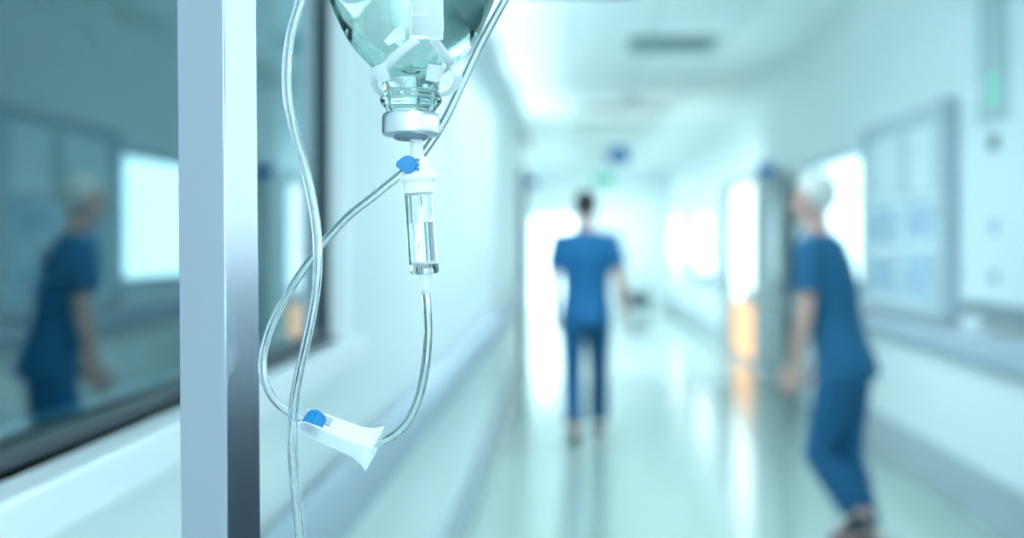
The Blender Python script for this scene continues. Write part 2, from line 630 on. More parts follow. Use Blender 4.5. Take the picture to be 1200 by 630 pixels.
# far glazed doors
x0, x1, z0, z1 = WE
f7 = obj('door_1', boxes((x0, x0 + 0.05, YE - 0.02, YE + 0.08, 0, z1), (x1 - 0.05, x1, YE - 0.02, YE + 0.08, 0, z1),
                         (x0 + 0.05, x1 - 0.05, YE - 0.02, YE + 0.08, z1 - 0.05, z1), ((x0 + x1) / 2 - 0.03, (x0 + x1) / 2 + 0.03, YE - 0.02, YE + 0.08, 0, z1 - 0.05)),
         M_frame, kind='structure')
obj('pane', boxes((x0 + 0.05, x1 - 0.05, YE + 0.03, YE + 0.04, 0.02, z1 - 0.05)), M_pane, parent=f7)
# added window behind the camera
x0, x1, z0, z1 = WK
f8 = obj('window_7', boxes((x0, x0 + 0.06, YB - 0.1, YB + 0.02, z0, z1), (x1 - 0.06, x1, YB - 0.1, YB + 0.02, z0, z1),
                           (x0 + 0.06, x1 - 0.06, YB - 0.1, YB + 0.02, z0, z0 + 0.06), (x0 + 0.06, x1 - 0.06, YB - 0.1, YB + 0.02, z1 - 0.06, z1)),
         M_frame, kind='structure')
obj('pane', boxes((x0 + 0.06, x1 - 0.06, YB - 0.05, YB - 0.042, z0 + 0.06, z1 - 0.06)), M_pane, parent=f8)

# kick bands, cornice, door portal
bm = boxes((L, L + 0.02, YB, 14.6, 0, 0.265))
obj('baseboard_left', bm, M_kick, kind='structure', bevel=0.006)
obj('baseboard_right', boxes((R - 0.02, R, YB, 13.2, 0, 0.265), (R - 0.02, R, 19.6, YE, 0, 0.265)), M_kick, kind='structure', bevel=0.006)
bm = bmesh.new()                                # coved cornice along the right wall
prof = [(0, 0), (-0.03, 0.0), (-0.05, 0.03), (-0.08, 0.075), (-0.13, 0.105), (-0.19, 0.12), (-0.19, 0.14), (0, 0.14)]
loft(bm, [[Vector((R + a, y, H - 0.14 + b)) for a, b in prof] for y in (YB, YE)])
bmesh.ops.recalc_face_normals(bm, faces=bm.faces)
obj('trim_1', bm, M_wall, kind='structure')
obj('trim_3', boxes((R - 0.03, R, YB, 4.6, 0.27, 1.08)), M_darkpanel, kind='structure')  # unseen dark panel added for the pole's lower face to reflect
# portal posts of the fire doors
obj('trim_2', boxes((L, L + 0.07, 14.8, 15.0, 0, 2.2), (R - 0.08, R, 14.75, 15.0, 0, 2.2)), M_steel_grey, kind='structure', bevel=0.005)

# ---------------------------------------------------------------- lamps, all added to light the corridor
def added_ceiling_lamp(loc, m, label):  # light panels added overhead behind the camera
    t = thing('added_ceiling_light', label, 'ceiling light', loc, group='added ceiling lights')
    fr = boxes((-0.31, 0.31, -0.61, -0.58, -0.012, 0), (-0.31, 0.31, 0.58, 0.61, -0.012, 0),
               (-0.31, -0.28, -0.58, 0.58, -0.012, 0), (0.28, 0.31, -0.58, 0.58, -0.012, 0))
    obj('frame', fr, M_frame, parent=t, local=True)
    obj('diffuser', boxes((-0.28, 0.28, -0.58, 0.58, -0.006, 0)), m, parent=t, local=True)
    return t


near = added_ceiling_lamp((0.5, -1.9, H), M_lamp_near, 'added unseen ceiling light panel above the near end of the corridor')
dup(near, (0.5, -0.5, H))


def cove(x, sgn, y0, y1, label):  # added light source for the ceiling
    """added trough along the top of a wall, put there to brighten the ceiling"""
    t = thing('added_cove_light', label, 'cove light', (x, y0, 2.46), group='added cove lights along the wall tops')
    bm = bmesh.new()
    prof = [(0, 2.46), (0.11, 2.46), (0.13, 2.48), (0.13, 2.54), (0.118, 2.54), (0.118, 2.485), (0.0, 2.485)]
    loft(bm, [[Vector((x + sgn * a, y, z)) for a, z in prof] for y in (y0, y1)])
    bmesh.ops.recalc_face_normals(bm, faces=bm.faces)
    obj('trough', bm, M_wall, parent=t)
    a, b = sorted((x + sgn * 0.02, x + sgn * 0.09))
    obj('light_strip', boxes((a, b, y0 + 0.02, y1 - 0.02, 2.486, 2.493)), M_cove, parent=t)
    return t


def added_downlight(x0, x1, y0, y1, label):  # added light source, hidden from low angles
    """added lamp sunk deep in the ceiling so its pale baffle hides it"""
    d = 0.27
    t = thing('added_recessed_lamp', label, 'ceiling light', ((x0 + x1) / 2, (y0 + y1) / 2, H), group='added deep recessed ceiling lamps')
    obj('baffle', boxes((x0 - 0.01, x0, y0, y1, H, H + d), (x1, x1 + 0.01, y0, y1, H, H + d),
                        (x0 - 0.01, x1 + 0.01, y0 - 0.01, y0, H, H + d), (x0 - 0.01, x1 + 0.01, y1, y1 + 0.01, H, H + d)), M_baffle, parent=t)
    obj('diffuser', boxes((x0, x1, y0, y1, H + d, H + d + 0.01)), M_lumi, parent=t)


for y0, lb in zip(LAMP_ROWS, ('nearest', 'second', 'third', 'fourth', 'fifth', 'farthest')):
    added_downlight(LAMP_X0, LAMP_X1, y0, y0 + LAMP_W, lb + ' added deep recessed ceiling lamp beyond the grey air vent')
for y0, lb in zip(NEAR_ROWS, ('nearest the big left window', 'between the window and the vent', 'nearest the grey air vent')):
    added_downlight(NX0, NX1, y0, y0 + LAMP_W, 'added unseen ceiling lamp on the left side ' + lb)
cove(L, 1, 3.6, YL - 0.2, 'added white light trough along the top of the left wall')
cove(XL, 1, YL + 0.1, YE - 0.05, 'added white light trough high on the wall of the side lobby')

# ---------------------------------------------------------------- wall rails
def handrail(x, sgn, y0, y1, label):
    t = thing('handrail', label, 'handrail', (x, y0, 0.79), group='corridor bumper rails')
    bm = bmesh.new()
    prof = [(0.025, 0.79), (0.05, 0.795), (0.062, 0.82), (0.064, 0.87), (0.062, 0.92), (0.05, 0.942), (0.025, 0.945)]
    loft(bm, [[Vector((x + sgn * a, y, z)) for a, z in prof] for y in (y0, y1)])
    bmesh.ops.recalc_face_normals(bm, faces=bm.faces)
    obj('rail', bm, M_rail, parent=t, smooth='auto')
    y = y0 + 0.3
    while y < y1:
        obj('bracket', boxes((min(x, x + sgn * 0.03), max(x, x + sgn * 0.03), y, y + 0.06, 0.83, 0.90)), M_alu, parent=t)
        y += 1.6
    return t


handrail(L, 1, YB, 14.5, 'grey bumper rail along the white left wall under the dark window')
handrail(R, -1, 4.7, 13.1, 'grey bumper rail along the right wall under the notice board')
handrail(R, -1, 19.7, YE - 0.1, 'grey bumper rail at the far right beyond the amber pane')

# ---------------------------------------------------------------- right wall: board and service panel
BY0, BY1, BZ0, BZ1 = 7.66, 10.05, 0.98, 2.20
t = thing('notice_board', 'wide glass-fronted notice board with grey frame on the right wall', 'notice board', (R, BY0, BZ0))
obj('backing', boxes((R - 0.03, R, BY0 + 0.05, BY1 - 0.03, BZ0 + 0.04, BZ1 - 0.04)), M_board, parent=t)  # glare of the glass front is put into this colour
obj('frame', boxes((R - 0.09, R, BY0, BY0 + 0.12, BZ0, BZ1), (R - 0.05, R, BY1 - 0.04, BY1, BZ0, BZ1),
                   (R - 0.05, R, BY0 + 0.12, BY1 - 0.04, BZ0, BZ0 + 0.05), (R - 0.05, R, BY0 + 0.12, BY1 - 0.04, BZ1 - 0.05, BZ1)),
    M_alu, parent=t, bevel=0.004)


def sheet(y0, y1, z0, z1, m, label, lines=0):
    o = obj('paper_sheet', boxes((R - 0.033, R - 0.030, y0, y1, z0, z1)), m)
    tag(o, label, 'sheet', 'sheets on the notice board')
    return o


sheet(8.95, 9.75, 1.72, 2.10, M_paper, 'pale sheet at the top left of the notice board')
sheet(8.10, 8.72, 1.72, 2.10, M_paper, 'pale sheet at the top right of the notice board')
sheet(8.74, 8.92, 1.68, 2.12, M_panelgrey, 'narrow dark strip between the two top sheets of the notice board')
sheet(9.0, 9.75, 1.40, 1.64, M_paperblue, 'bluish sheet at the middle left of the notice board')
sheet(8.12, 8.80, 1.44, 1.64, M_paperblue, 'bluish sheet at the middle right of the notice board')
sheet(9.0, 9.75, 1.08, 1.32, M_paperblue, 'bluish sheet at the lower left of the notice board')
sheet(8.12, 8.80, 1.08, 1.34, M_paperblue, 'bluish sheet at the lower right of the notice board')

t = thing('service_panel', 'tall white service panel with two green lamps on the right wall', 'wall panel', (R, 7.0, 1.05))
obj('housing', boxes((R - 0.07, R, 6.0, 7.27, 1.12, 2.80)), M_plate, parent=t, bevel=0.008)
obj('display_strip', boxes((R - 0.085, R - 0.068, 6.58, 7.03, 1.99, 2.78)), M_panelgrey, parent=t, bevel=0.004)
for z in (2.10, 2.185):
    lp = bmesh.new()
    ellipsoid(lp, (R - 0.088, 6.76, z), (0.022, 0.032, 0.030), 3)
    obj('lamp', lp, M_greenled, parent=t, smooth=True, label='green lamp')
obj('switch', boxes((R - 0.085, R - 0.068, 6.74, 6.86, 1.86, 1.93)), M_black, parent=t, bevel=0.004)
obj('label_plate', boxes((R - 0.075, R - 0.068, 6.74, 6.86, 1.45, 1.53)), M_paperblue, parent=t)
obj('switch', boxes((R - 0.085, R - 0.068, 6.74, 6.86, 1.22, 1.28)), M_panelgrey, parent=t, bevel=0.004)
obj('shadow_ledge', boxes((R - 0.10, R, 6.0, 7.3, 1.05, 1.12)), M_steel_grey, parent=t, bevel=0.006)  # dark ledge stands in for the shadow beneath the panel

# open fire-door leaf folded against the right wall
t = thing('door_leaf', 'grey fire door leaf folded open against the right wall', 'door', (R, 13.3, 0))
obj('leaf', boxes((R - 0.10, R - 0.045, 13.35, 14.7, 0.01, 2.08)), M_steel_grey, parent=t, bevel=0.004)
obj('vision_panel', boxes((R - 0.105, R - 0.095, 13.7, 14.1, 1.1, 1.8)), M_board, parent=t)
obj('handle', sweep(bmesh.new(), catmull([(R - 0.10, 13.5, 1.0), (R - 0.145, 13.5, 1.0), (R - 0.15, 13.53, 1.0), (R - 0.15, 13.65, 1.0)], 4), 0.009, 10), M_alu, parent=t, smooth=True)
for z in (0.3, 1.7):
    obj('hinge', boxes((R - 0.08, R - 0.03, 14.66, 14.74, z, z + 0.12)), M_alu, parent=t)


def flag_sign(name, loc, w, h, d, m, label, cat='sign', side=1):
    t = thing(name, label, cat, loc)
    obj('face', boxes((loc[0] - w / 2, loc[0] + w / 2, loc[1] - d / 2, loc[1] + d / 2, loc[2] - h / 2, loc[2] + h / 2)), m, parent=t, bevel=0.008)
    return t


t = flag_sign('wall_sign', (R - 0.10, 14.5, 2.15), 0.19, 0.12, 0.05, M_blue, 'small blue sign above the grey door leaf on the right')
obj('bracket', boxes((R - 0.01, R, 14.46, 14.54, 2.11, 2.19)), M_alu, parent=t)
t = flag_sign('wall_sign', (L + 0.09, 15.2, 2.05), 0.17, 0.08, 0.05, M_blue, 'small blue sign standing out from the left wall')
obj('bracket', boxes((L, L + 0.02, 15.16, 15.24, 2.0, 2.1)), M_alu, parent=t)

# hanging signs
c = P(725, 182, 16.0)
t = thing('hanging_sign', 'blue dome-shaped sign hanging from the corridor ceiling', 'sign', (c.x, 16.0, H))
bm = bmesh.new()
pts = [(-0.125, -0.08), (0.125, -0.08), (0.125, 0.0), (0.10, 0.06), (0.05, 0.10), (-0.05, 0.10), (-0.10, 0.06), (-0.125, 0.0)]
loft(bm, [[Vector((c.x + a, y, c.z + b)) for a, b in pts] for y in (16.03, 15.97)])
bmesh.ops.recalc_face_normals(bm, faces=bm.faces)
obj('face', bm, M_blue, parent=t)
for s in (-0.08, 0.08):
    obj('rod', sweep(bmesh.new(), [(c.x + s, 16, c.z + 0.05), (c.x + s, 16, H)], 0.004, 8), M_frame, parent=t)
obj('emblem', boxes((c.x - 0.02, c.x + 0.02, 15.962, 15.972, c.z - 0.08, c.z - 0.02)), M_paper, parent=t)
c = P(707, 211, 20.0)
t = thing('exit_sign', 'small green sign hanging from the ceiling near the far end', 'sign', (c.x, 20.0, H))
obj('face', boxes((c.x - 0.15, c.x + 0.15, 19.97, 20.03, c.z - 0.07, c.z + 0.07)), M_green, parent=t, bevel=0.006)
for s in (-0.1, 0.1):
    obj('rod', sweep(bmesh.new(), [(c.x + s, 20, c.z + 0.05), (c.x + s, 20, H)], 0.004, 8), M_frame, parent=t)

# ceiling vent and detector
t = thing('ceiling_vent', 'grey rectangular air vent in the ceiling', 'vent', (0.80, 11.2, H))
obj('backing', boxes((0.48, 1.12, 10.80, 11.60, H - 0.006, H)), M_vent, parent=t)
obj('frame', boxes((0.46, 1.14, 10.78, 10.82, H - 0.018, H), (0.46, 1.14, 11.58, 11.62, H - 0.018, H),
                   (0.46, 0.50, 10.82, 11.58, H - 0.018, H), (1.10, 1.14, 10.82, 11.58, H - 0.018, H)), M_vent, parent=t)
for k in range(9):
    y = 10.88 + k * 0.08
    obj('slat', boxes((0.50, 1.10, y, y + 0.02, H - 0.018, H - 0.004)), M_vent, parent=t)
c = P(743, 113, 15.3)
t = thing('smoke_detector', 'small round detector on the ceiling beyond the vent', 'detector', (c.x, 15.3, H))
bm = bmesh.new()
lathe(bm, [(0.04, H - 0.05), (0.06, H - 0.04), (0.075, H - 0.015), (0.075, H)], 24, (c.x, 15.3))
obj('housing', bm, M_panelgrey, parent=t, smooth='auto')

# white globe lamp beside the slit window, left-wall door, grey trolley
c = P(870, 333, 17.2)
t = thing('wall_lamp', 'small round white lamp between the bright and amber panes', 'lamp', (R, 17.2, c.z))
bm = bmesh.new()
ellipsoid(bm, (R - 0.07, 17.2, 0.80), (0.05, 0.07, 0.07))
obj('globe', bm, M_whiteled, parent=t, smooth=True)
obj('mount', boxes((R - 0.035, R - 0.0, 17.15, 17.25, 0.76, 0.84)), M_alu, parent=t)

tx, ty = 1.36, 28.2
t = thing('utility_trolley', 'small grey trolley parked at the far end of the corridor', 'trolley', (tx, ty, 0))
obj('cabinet', boxes((tx - 0.22, tx + 0.22, ty - 0.25, ty + 0.25, 0.12, 0.42)), M_black, parent=t, bevel=0.01)
obj('worktop', boxes((tx - 0.24, tx + 0.24, ty - 0.27, ty + 0.27, 0.62, 0.66)), M_alu, parent=t, bevel=0.01)
for sx in (-1, 1):
    for sy in (-1, 1):
        obj('post', sweep(bmesh.new(), [(tx + sx * 0.2, ty + sy * 0.23, 0.12), (tx + sx * 0.2, ty + sy * 0.23, 0.64)], 0.012, 8), M_alu, parent=t)
        bm = bmesh.new()
        sweep(bm, [(tx + sx * 0.2 - 0.015, ty + sy * 0.22, 0.05), (tx + sx * 0.2 + 0.015, ty + sy * 0.22, 0.05)], 0.05, 16)
        obj('caster', bm, M_black, parent=t)
        obj('fork', boxes((tx + sx * 0.2 - 0.02, tx + sx * 0.2 + 0.02, ty + sy * 0.22 - 0.02, ty + sy * 0.22 + 0.02, 0.06, 0.125)), M_alu, parent=t)
obj('push_handle', sweep(bmesh.new(), catmull([(tx - 0.2, ty - 0.27, 0.64), (tx - 0.2, ty - 0.33, 0.74), (tx, ty - 0.35, 0.76), (tx + 0.2, ty - 0.33, 0.74), (tx + 0.2, ty - 0.27, 0.64)], 5), 0.012, 8), M_alu, parent=t, smooth=True)

# ---------------------------------------------------------------- people
def figure(name, label, loc, rotz, pose, m_top, m_trouser, m_hair, scale=1.0):
    V = lambda p: Vector(p)
    root = thing(name, label, 'person', loc, (0, 0, rotz))
    body = bmesh.new()
    sh = V(pose.get('chest', (0, 0, 0)))       # how far the shoulders are carried off the hips

    def off(z):
        k = min(1, max(0, (z - 0.9) / 0.55))
        return sh * k
    prof = [(0.84, .145, .105, -.01), (0.90, .165, .118, -.015), (0.97, .158, .11, -.008), (1.06, .142, .100, 0), (1.14, .145, .102, 0.0),
            (1.24, .162, .112, 0.0), (1.33, .172, .114, 0.0), (1.40, .165, .10, -.005), (1.45, .138, .082, -.005), (1.485, .090, .066, 0.0), (1.51, .06, .058, 0.005)]

    def torso(bm, grow, zlo, zhi, extra=None):
        rings = []
        for z, a, d, cy in prof:
            if zlo <= z <= zhi:
                o = off(z)
                rings.append(ring(Vector((o.x, cy + o.y, z)), Vector((1, 0, 0)), Vector((0, 1, 0)), a + grow, d + grow, 28))
        if extra:
            z, a, d, cy = extra
            o = off(z)
            rings.insert(0, ring(Vector((o.x, cy + o.y, z)), Vector((1, 0, 0)), Vector((0, 1, 0)), a + grow, d + grow, 28))
        if extra:
            o = off(1.5)
            rings.append(ring(Vector((o.x, o.y + .004, 1.503)), Vector((1, 0, 0)), Vector((0, 1, 0)), .076, .070, 28))
        loft(bm, rings)
    torso(body, 0, 0, 2)
    top = off(1.45)
    nb, nt = V((0, .0, 1.46)) + top, V((0, .025, 1.585)) + top
    sweep(body, [nb, (nb + nt) / 2, nt], [.066, .056, .055], 16, round_ends=True)
    hc = V((0, .035, 1.665)) + top
    # head: skull, jaw, nose, brow, lips, ears
    ellipsoid(body, hc + V((0, -.012, .018)), (.076, .094, .097))
    ellipsoid(body, hc + V((0, .022, -.035)), (.060, .068, .083))
    ellipsoid(body, hc + V((0, .062, -.095)), (.026, .022, .020))
    ellipsoid(body, hc + V((0, .095, -.022)), (.013, .020, .016))
    sweep(body, [hc + V((0, .083, .012)), hc + V((0, .098, -.02))], [.008, .011], 8, round_ends=True)
    for s in (-1, 1):
        ellipsoid(body, hc + V((s * .030, .078, .020)), (.022, .012, .008))
        ellipsoid(body, hc + V((s * .079, -.005, -.008)), (.010, .020, .032))
        ellipsoid(body, hc + V((s * .032, .07, -.028)), (.020, .016, .018))
    ellipsoid(body, hc + V((0, .082, -.058)), (.024, .012, .006))
    ellipsoid(body, hc + V((0, .080, -.070)), (.021, .012, .007))
    # arms and hands
    sleeves = bmesh.new()
    for s, k in ((-1, 'left'), (1, 'right')):
        a = V(pose[k + '_arm'][0])
        e = V(pose[k + '_arm'][1])
        S = V((s * .178, -.005, 1.425)) + top
        E, W = S + a, S + a + e
        pts = [S - V((s * .06, 0, 0.01)), S, S + a * .25, S + a * .6, E, E + e * .25, E + e * .6, W]
        sweep(body, pts, [.05, .058, .054, .046, .039, .041, .034, (.026, .022)], 16, round_ends=True)
        sp = [S - V((s * .07, 0, -.015)), S + V((s * .005, 0, .005)), S + a * .3, S + a * .56, S + a * .68]
        sweep(sleeves, sp, [.055, .070, .072, .070, .072], 20)
        d = e.normalized()
        n = V((-s, 0.25, 0))                                # palms turned to the thighs
        n = (n - d * n.dot(d)).normalized()
        w = d.cross(n).normalized() * s                      # across the palm
        if w.y < 0:
            w = -w                                           # index finger and thumb side = front
        sweep(body, [W - d * .01, W + d * .03, W + d * .075, W + d * .092], [(.022, .018), (.034, .016), (.040, .015), (.037, .013)], 14, ref=w, round_ends=True)
        for i, (o_, ln) in enumerate(((.032, .072), (.0115, .082), (-.010, .076), (-.031, .058))):
            b = W + d * (.092 if i in (1, 2) else .088) + w * o_
            q, ang = [b - d * .015, b], 14
            dd = (d + w * (o_ * 1.6)).normalized()
            for f in (.45, .32, .23):
                dd = (dd + n * math.tan(R_(ang))).normalized()
                q.append(q[-1] + dd * (ln * f))
            sweep(body, q, [.0088, .0088, .0082, .0076, .0066], 10, round_ends=True)
        tb = W + d * .03 + w * .028
        sweep(body, [tb - w * .012, tb + (w * .6 + d * .5 + n * .3) * .028, tb + (w * .55 + d * .95 + n * .45) * .052, tb + (w * .5 + d * 1.3 + n * .6) * .066],
              [.012, .0115, .0095, .0078], 10, round_ends=True)
    # legs
    legs = bmesh.new()
    shoes = []
    for s, k in ((-1, 'left'), (1, 'right')):
        kn, an, toe = (V(p) for p in pose[k + '_leg'])
        hip = V((s * .088, -.01, .88))
        sweep(body, [hip + V((0, 0, .04)), hip, hip.lerp(kn, .4), kn.lerp(hip, .08), kn, kn.lerp(an, .3), kn.lerp(an, .7), an],
              [.085, .092, .078, .056, .054, .056, .042, .034], 18, round_ends=True)
        heel = an + (an - toe).normalized() * .045 + V((0, 0, -.045))
        sweep(body, [heel + V((0, 0, .02)), an.lerp(toe, .35) + V((0, 0, -.015)), toe], [(.032, .036), (.040, .032), (.036, .02)], 14, ref=(1, 0, 0), round_ends=True)
        hem = an.lerp(kn, .10)
        sweep(legs, [hip + V((0, 0, .05)), hip, hip.lerp(kn, .35), hip.lerp(kn, .75), kn, kn.lerp(an, .35), hem],
              [.088, .101, .092, .076, .072, .072, .069], 22)
        sb = bmesh.new()
        fd = (toe - heel)
        fd.normalize()
        up = V((0, 0, 1)) if abs(fd.z) < .9 else V((0, 1, 0))
        up = (up - fd * up.dot(fd)).normalized()
        h0 = heel - fd * .02
        ln = (toe - h0).length + .03
        rg = []
        for f, hw, ht in ((0, .026, .045), (.06, .036, .075), (.25, .040, .085), (.42, .043, .070), (.62, .049, .052), (.82, .046, .042), (.95, .034, .034), (1.0, .018, .024)):
            c = h0 + fd * (ln * f)
            rg.append([c + V((1, 0, 0)) * (hw * math.cos(t_)) + up * (ht / 2 + (ht / 2) * math.copysign(abs(math.sin(t_)) ** .6, math.sin(t_)) - .035)
                       for t_ in [2 * math.pi * i / 18 for i in range(18)]])
        loft(sb, rg)
        bmesh.ops.recalc_face_normals(sb, faces=sb.faces)
        shoes.append(sb)
    rings = []
    for z, a, d, cy in [(.86, .148, .108, -.012)] + [p for p in prof if .86 < p[0] < 0.98]:
        rings.append(ring(Vector((0, cy, z)), Vector((1, 0, 0)), Vector((0, 1, 0)), a + .006, d + .006, 28))
    loft(legs, rings)
    body_o = obj('body', fuse(body, 0.0045, 3), M_skin, parent=root, local=True, smooth=True)
    shirt = sleeves
    torso(shirt, .022, .89, 1.49, (.83, .176, .132, -.012))
    obj('scrub_top', fuse(shirt, 0.009, 4), m_top, parent=root, local=True, smooth=True)
    obj('trousers', fuse(legs, 0.009, 4), m_trouser, parent=root, local=True, smooth=True)
    for sb in shoes:
        obj('shoe', sb, M_shoe, parent=root, local=True, smooth=True)
    hb = bmesh.new()
    ellipsoid(hb, hc + V((0, -.022, .026)), (.084, .098, .102), 4)
    kill = [v for v in hb.verts if (v.co - hc).y > .045 + max(0, ((v.co - hc).z - .06)) * 1.2 or (v.co - hc).z < -.055
            or ((v.co - hc).y > .0 and (v.co - hc).z < .02)]
    bmesh.ops.delete(hb, geom=kill, context='VERTS')
    bmesh.ops.solidify(hb, geom=hb.faces[:], thickness=0.012)
    for v in hb.verts:
        v.co += Vector((random.uniform(-1, 1), random.uniform(-1, 1), random.uniform(-1, 1))) * .0015
    obj('hair', hb, m_hair, parent=root, local=True, smooth=True)
    for s in (-1, 1):
        eb = bmesh.new()
        ellipsoid(eb, hc + V((s * .030, .076, .002)), (.011, .010, .007), 2)
        obj('eye', eb, M_eye, parent=root, local=True, smooth=True)
    root.scale = (scale,) * 3
    return root


walk = {
    'left_arm': ((-.055, .05, -.285), (.015, .10, -.235)),
    'right_arm': ((.075, -.06, -.285), (.03, .06, -.25)),
    'left_leg': ((-.095, -.03, .475), (-.085, -.24, .115), (-.085, -.105, .03)),
    'right_leg': ((.10, .20, .475), (.10, .33, .085), (.105, .475, .04)),
}
figure('person', 'person in blue short-sleeved scrubs walking away in the middle of the corridor', (0.11, 10.15, 0), 0, walk,
       M_scrub, M_trouser, M_hairdark)
step = {
    'chest': (-.01, .11, 0),
    'left_arm': ((-.045, .0, -.285), (.02, .06, -.245)),
    'right_arm': ((.055, -.04, -.285), (.01, .10, -.24)),
    'left_leg': ((-.07, .10, .48), (-.05, -.09, .20), (-.045, .03, .10)),
    'right_leg': ((.07, .0, .47), (.055, -.10, .085), (.06, .06, .035)),
}
figure('person', 'person in dark blue scrubs walking close beside the right wall below the bright window', (1.24, 6.45, 0), R_(62), step,
       M_scrubdk, M_trouser, M_hairpale, 0.97)

# ---------------------------------------------------------------- drip stand
D0 = 0.81                       # depth of the bottle
PX, PY = -0.2065, 0.835         # pole foot
PR = 0.0165                     # half side
t = thing('drip_stand', 'square brushed steel pole of a drip stand standing left of the bottle', 'drip stand', (PX, PY, 0))
rot = Matrix.Rotation(R_(-22.7), 4, 'Z')
bm = boxes((-PR, PR, -PR, PR, 0.12, 2.02))
bm.transform(Matrix.Translation((PX, PY, 0)) @ Matrix.Rotation(R_(-0.45), 4, 'Y').to_4x4() @ rot)
bm.transform(Matrix.Translation((0.0115, 0, 0)))
obj('pole', bm, M_steel, parent=t, bevel=0.0014)
arm_z = 1.80
ax = PX + 0.0
bm = sweep(bmesh.new(), [(PX - 0.12, PY - 0.0, arm_z), (PX + 0.22, PY, arm_z)], 0.006, 14, round_ends=True)
obj('arm', bm, M_steel, parent=t, smooth='auto')
BX = (485 - VX) * D0 / F        # bottle axis


def hook(x, y, z, up):
    q = [(x, PY, up), (x, PY - 0.004, up + 0.009), (x, (PY + y) / 2 - 0.006, up + 0.004)]
    q += [(x, y + 0.014, z + 0.02), (x, y + 0.009, z + 0.004), (x, y, z), (x, y - 0.01, z + 0.005), (x, y - 0.014, z + 0.02)]
    return sweep(bmesh.new(), catmull(q, 5), 0.003, 10, round_ends=True)


HZ = 1.739
obj('hook', hook(BX, D0, HZ, arm_z), M_steel, parent=t, smooth=True)
obj('hook', hook(PX + 0.012 + 0.045, 0.80, HZ, arm_z), M_steel, parent=t, smooth=True)
obj('hook', hook(PX + 0.19, 0.83, HZ, arm_z), M_steel, parent=t, smooth=True)
bm = bmesh.new()
lathe(bm, [(0.03, 0.10), (0.045, 0.11), (0.045, 0.16), (0.03, 0.18)], 28, (PX + 0.0105, PY))
obj('hub', bm, M_steel, parent=t, smooth='auto')
for k in range(5):
    a = R_(90 + 72 * k)
    d = Vector((math.cos(a), math.sin(a), 0))
    c = Vector((PX + 0.0105, PY, 0))
    lg = obj('leg', sweep(bmesh.new(), catmull([c + d * .03 + Vector((0, 0, .14)), c + d * .13 + Vector((0, 0, .12)), c + d * .23 + Vector((0, 0, .085))], 5),
                          [.014] * 10 + [.011], 12, round_ends=True), M_steel, parent=t, smooth='auto')
    w = d.cross(Vector((0, 0, 1)))
    bm = sweep(bmesh.new(), [c + d * .235 + Vector((0, 0, .032)) - w * .01, c + d * .235 + Vector((0, 0, .032)) + w * .01], .032, 20)
    obj('caster', bm, M_black, parent=lg)
    obj('stem', sweep(bmesh.new(), [c + d * .235 + Vector((0, 0, .034)), c + d * .228 + Vector((0, 0, .09))], .008, 8), M_steel, parent=lg)

# ---------------------------------------------------------------- infusion bottle
S = D0 / F                      # metres per photo pixel at the bottle
TILT = R_(-3.5)
bt = thing('infusion_bottle', 'clear green glass infusion bottle hanging upside down with white strap and metal cap', 'bottle',
           (BX, D0, HZ), (TILT, 0, R_(0)))
HY = VY - (HZ - EYE) / S - 6        # photo row of the hook
zz = lambda py: -(py - HY) * S
outer = [(132, 27), (126, 29), (121, 32.5), (118, 35), (115, 35.8), (112, 35), (109.5, 33), (106, 32.3), (96, 32.5), (90, 33), (85, 36), (80, 42), (74, 49), (66, 57),
         (58, 64.5), (46, 73), (32, 80.5), (16, 88), (0, 94.5), (-20, 99.5), (-45, 102.5), (-70, 103.5), (-215, 103.5), (-232, 102), (-244, 97), (-250, 88), (-249, 50), (-247, 6)]
bm = bmesh.new()
lathe(bm, [(r * S, zz(y)) for y, r in outer], 72)
bmesh.ops.recalc_face_normals(bm, faces=bm.faces)
gl = obj('glass_body', bm, M_glass, parent=bt, local=True, smooth=True)
inner = [(131, 17), (120, 18.5), (100, 19), (88, 22), (80, 33), (74, 42), (66, 51), (58, 59), (46, 68), (32, 75.5), (16, 83), (0, 89.5), (-20, 94.5), (-45, 97.5), (-70, 98.5), (-140, 98.5)]
bm = bmesh.new()
lathe(bm, [(r * S, zz(y)) for y, r in inner], 72)
bmesh.ops.recalc_face_normals(bm, faces=bm.faces)
obj('fluid', bm, M_fluid, parent=bt, local=True, smooth='auto')
air = [(-140.5, 98.5), (-212, 98.5), (-228, 96), (-238, 90), (-242, 70), (-240, 5)]
bm = bmesh.new()
lathe(bm, [(r * S, zz(y)) for y, r in air], 72)
bmesh.ops.recalc_face_normals(bm, faces=bm.faces)
obj('air_space', bm, M_air_in, parent=bt, local=True, smooth='auto')
# moulded ring mark on the shoulder
def shoulder_r(py):
    for (ya, ra), (yb, rb) in zip(outer, outer[1:]):
        if yb <= py <= ya:
            return (ra + (rb - ra) * (ya - py) / (ya - yb)) * S
    return 0.03
# cap
bm = bmesh.new()
lathe(bm, [(r * S, zz(y)) for y, r in [(156.5, 14), (156.5, 30), (155, 32.3), (152, 33), (136, 33), (133.5, 32.4), (131.5, 31), (131, 28), (131, 12), (150, 12)]], 64, closed=True, cap=False)
bmesh.ops.recalc_face_normals(bm, faces=bm.faces)
cap = obj('cap', bm, M_alucap, parent=bt, local=True, smooth='auto')
bm = bmesh.new()
lathe(bm, [(r * S, zz(y)) for y, r in [(161, 12), (161, 17.5), (159.5, 19.5), (156, 20), (150, 11)]], 48)
bmesh.ops.recalc_face_normals(bm, faces=bm.faces)
obj('stopper', bm, M_rubber, parent=bt, local=True, smooth='auto')


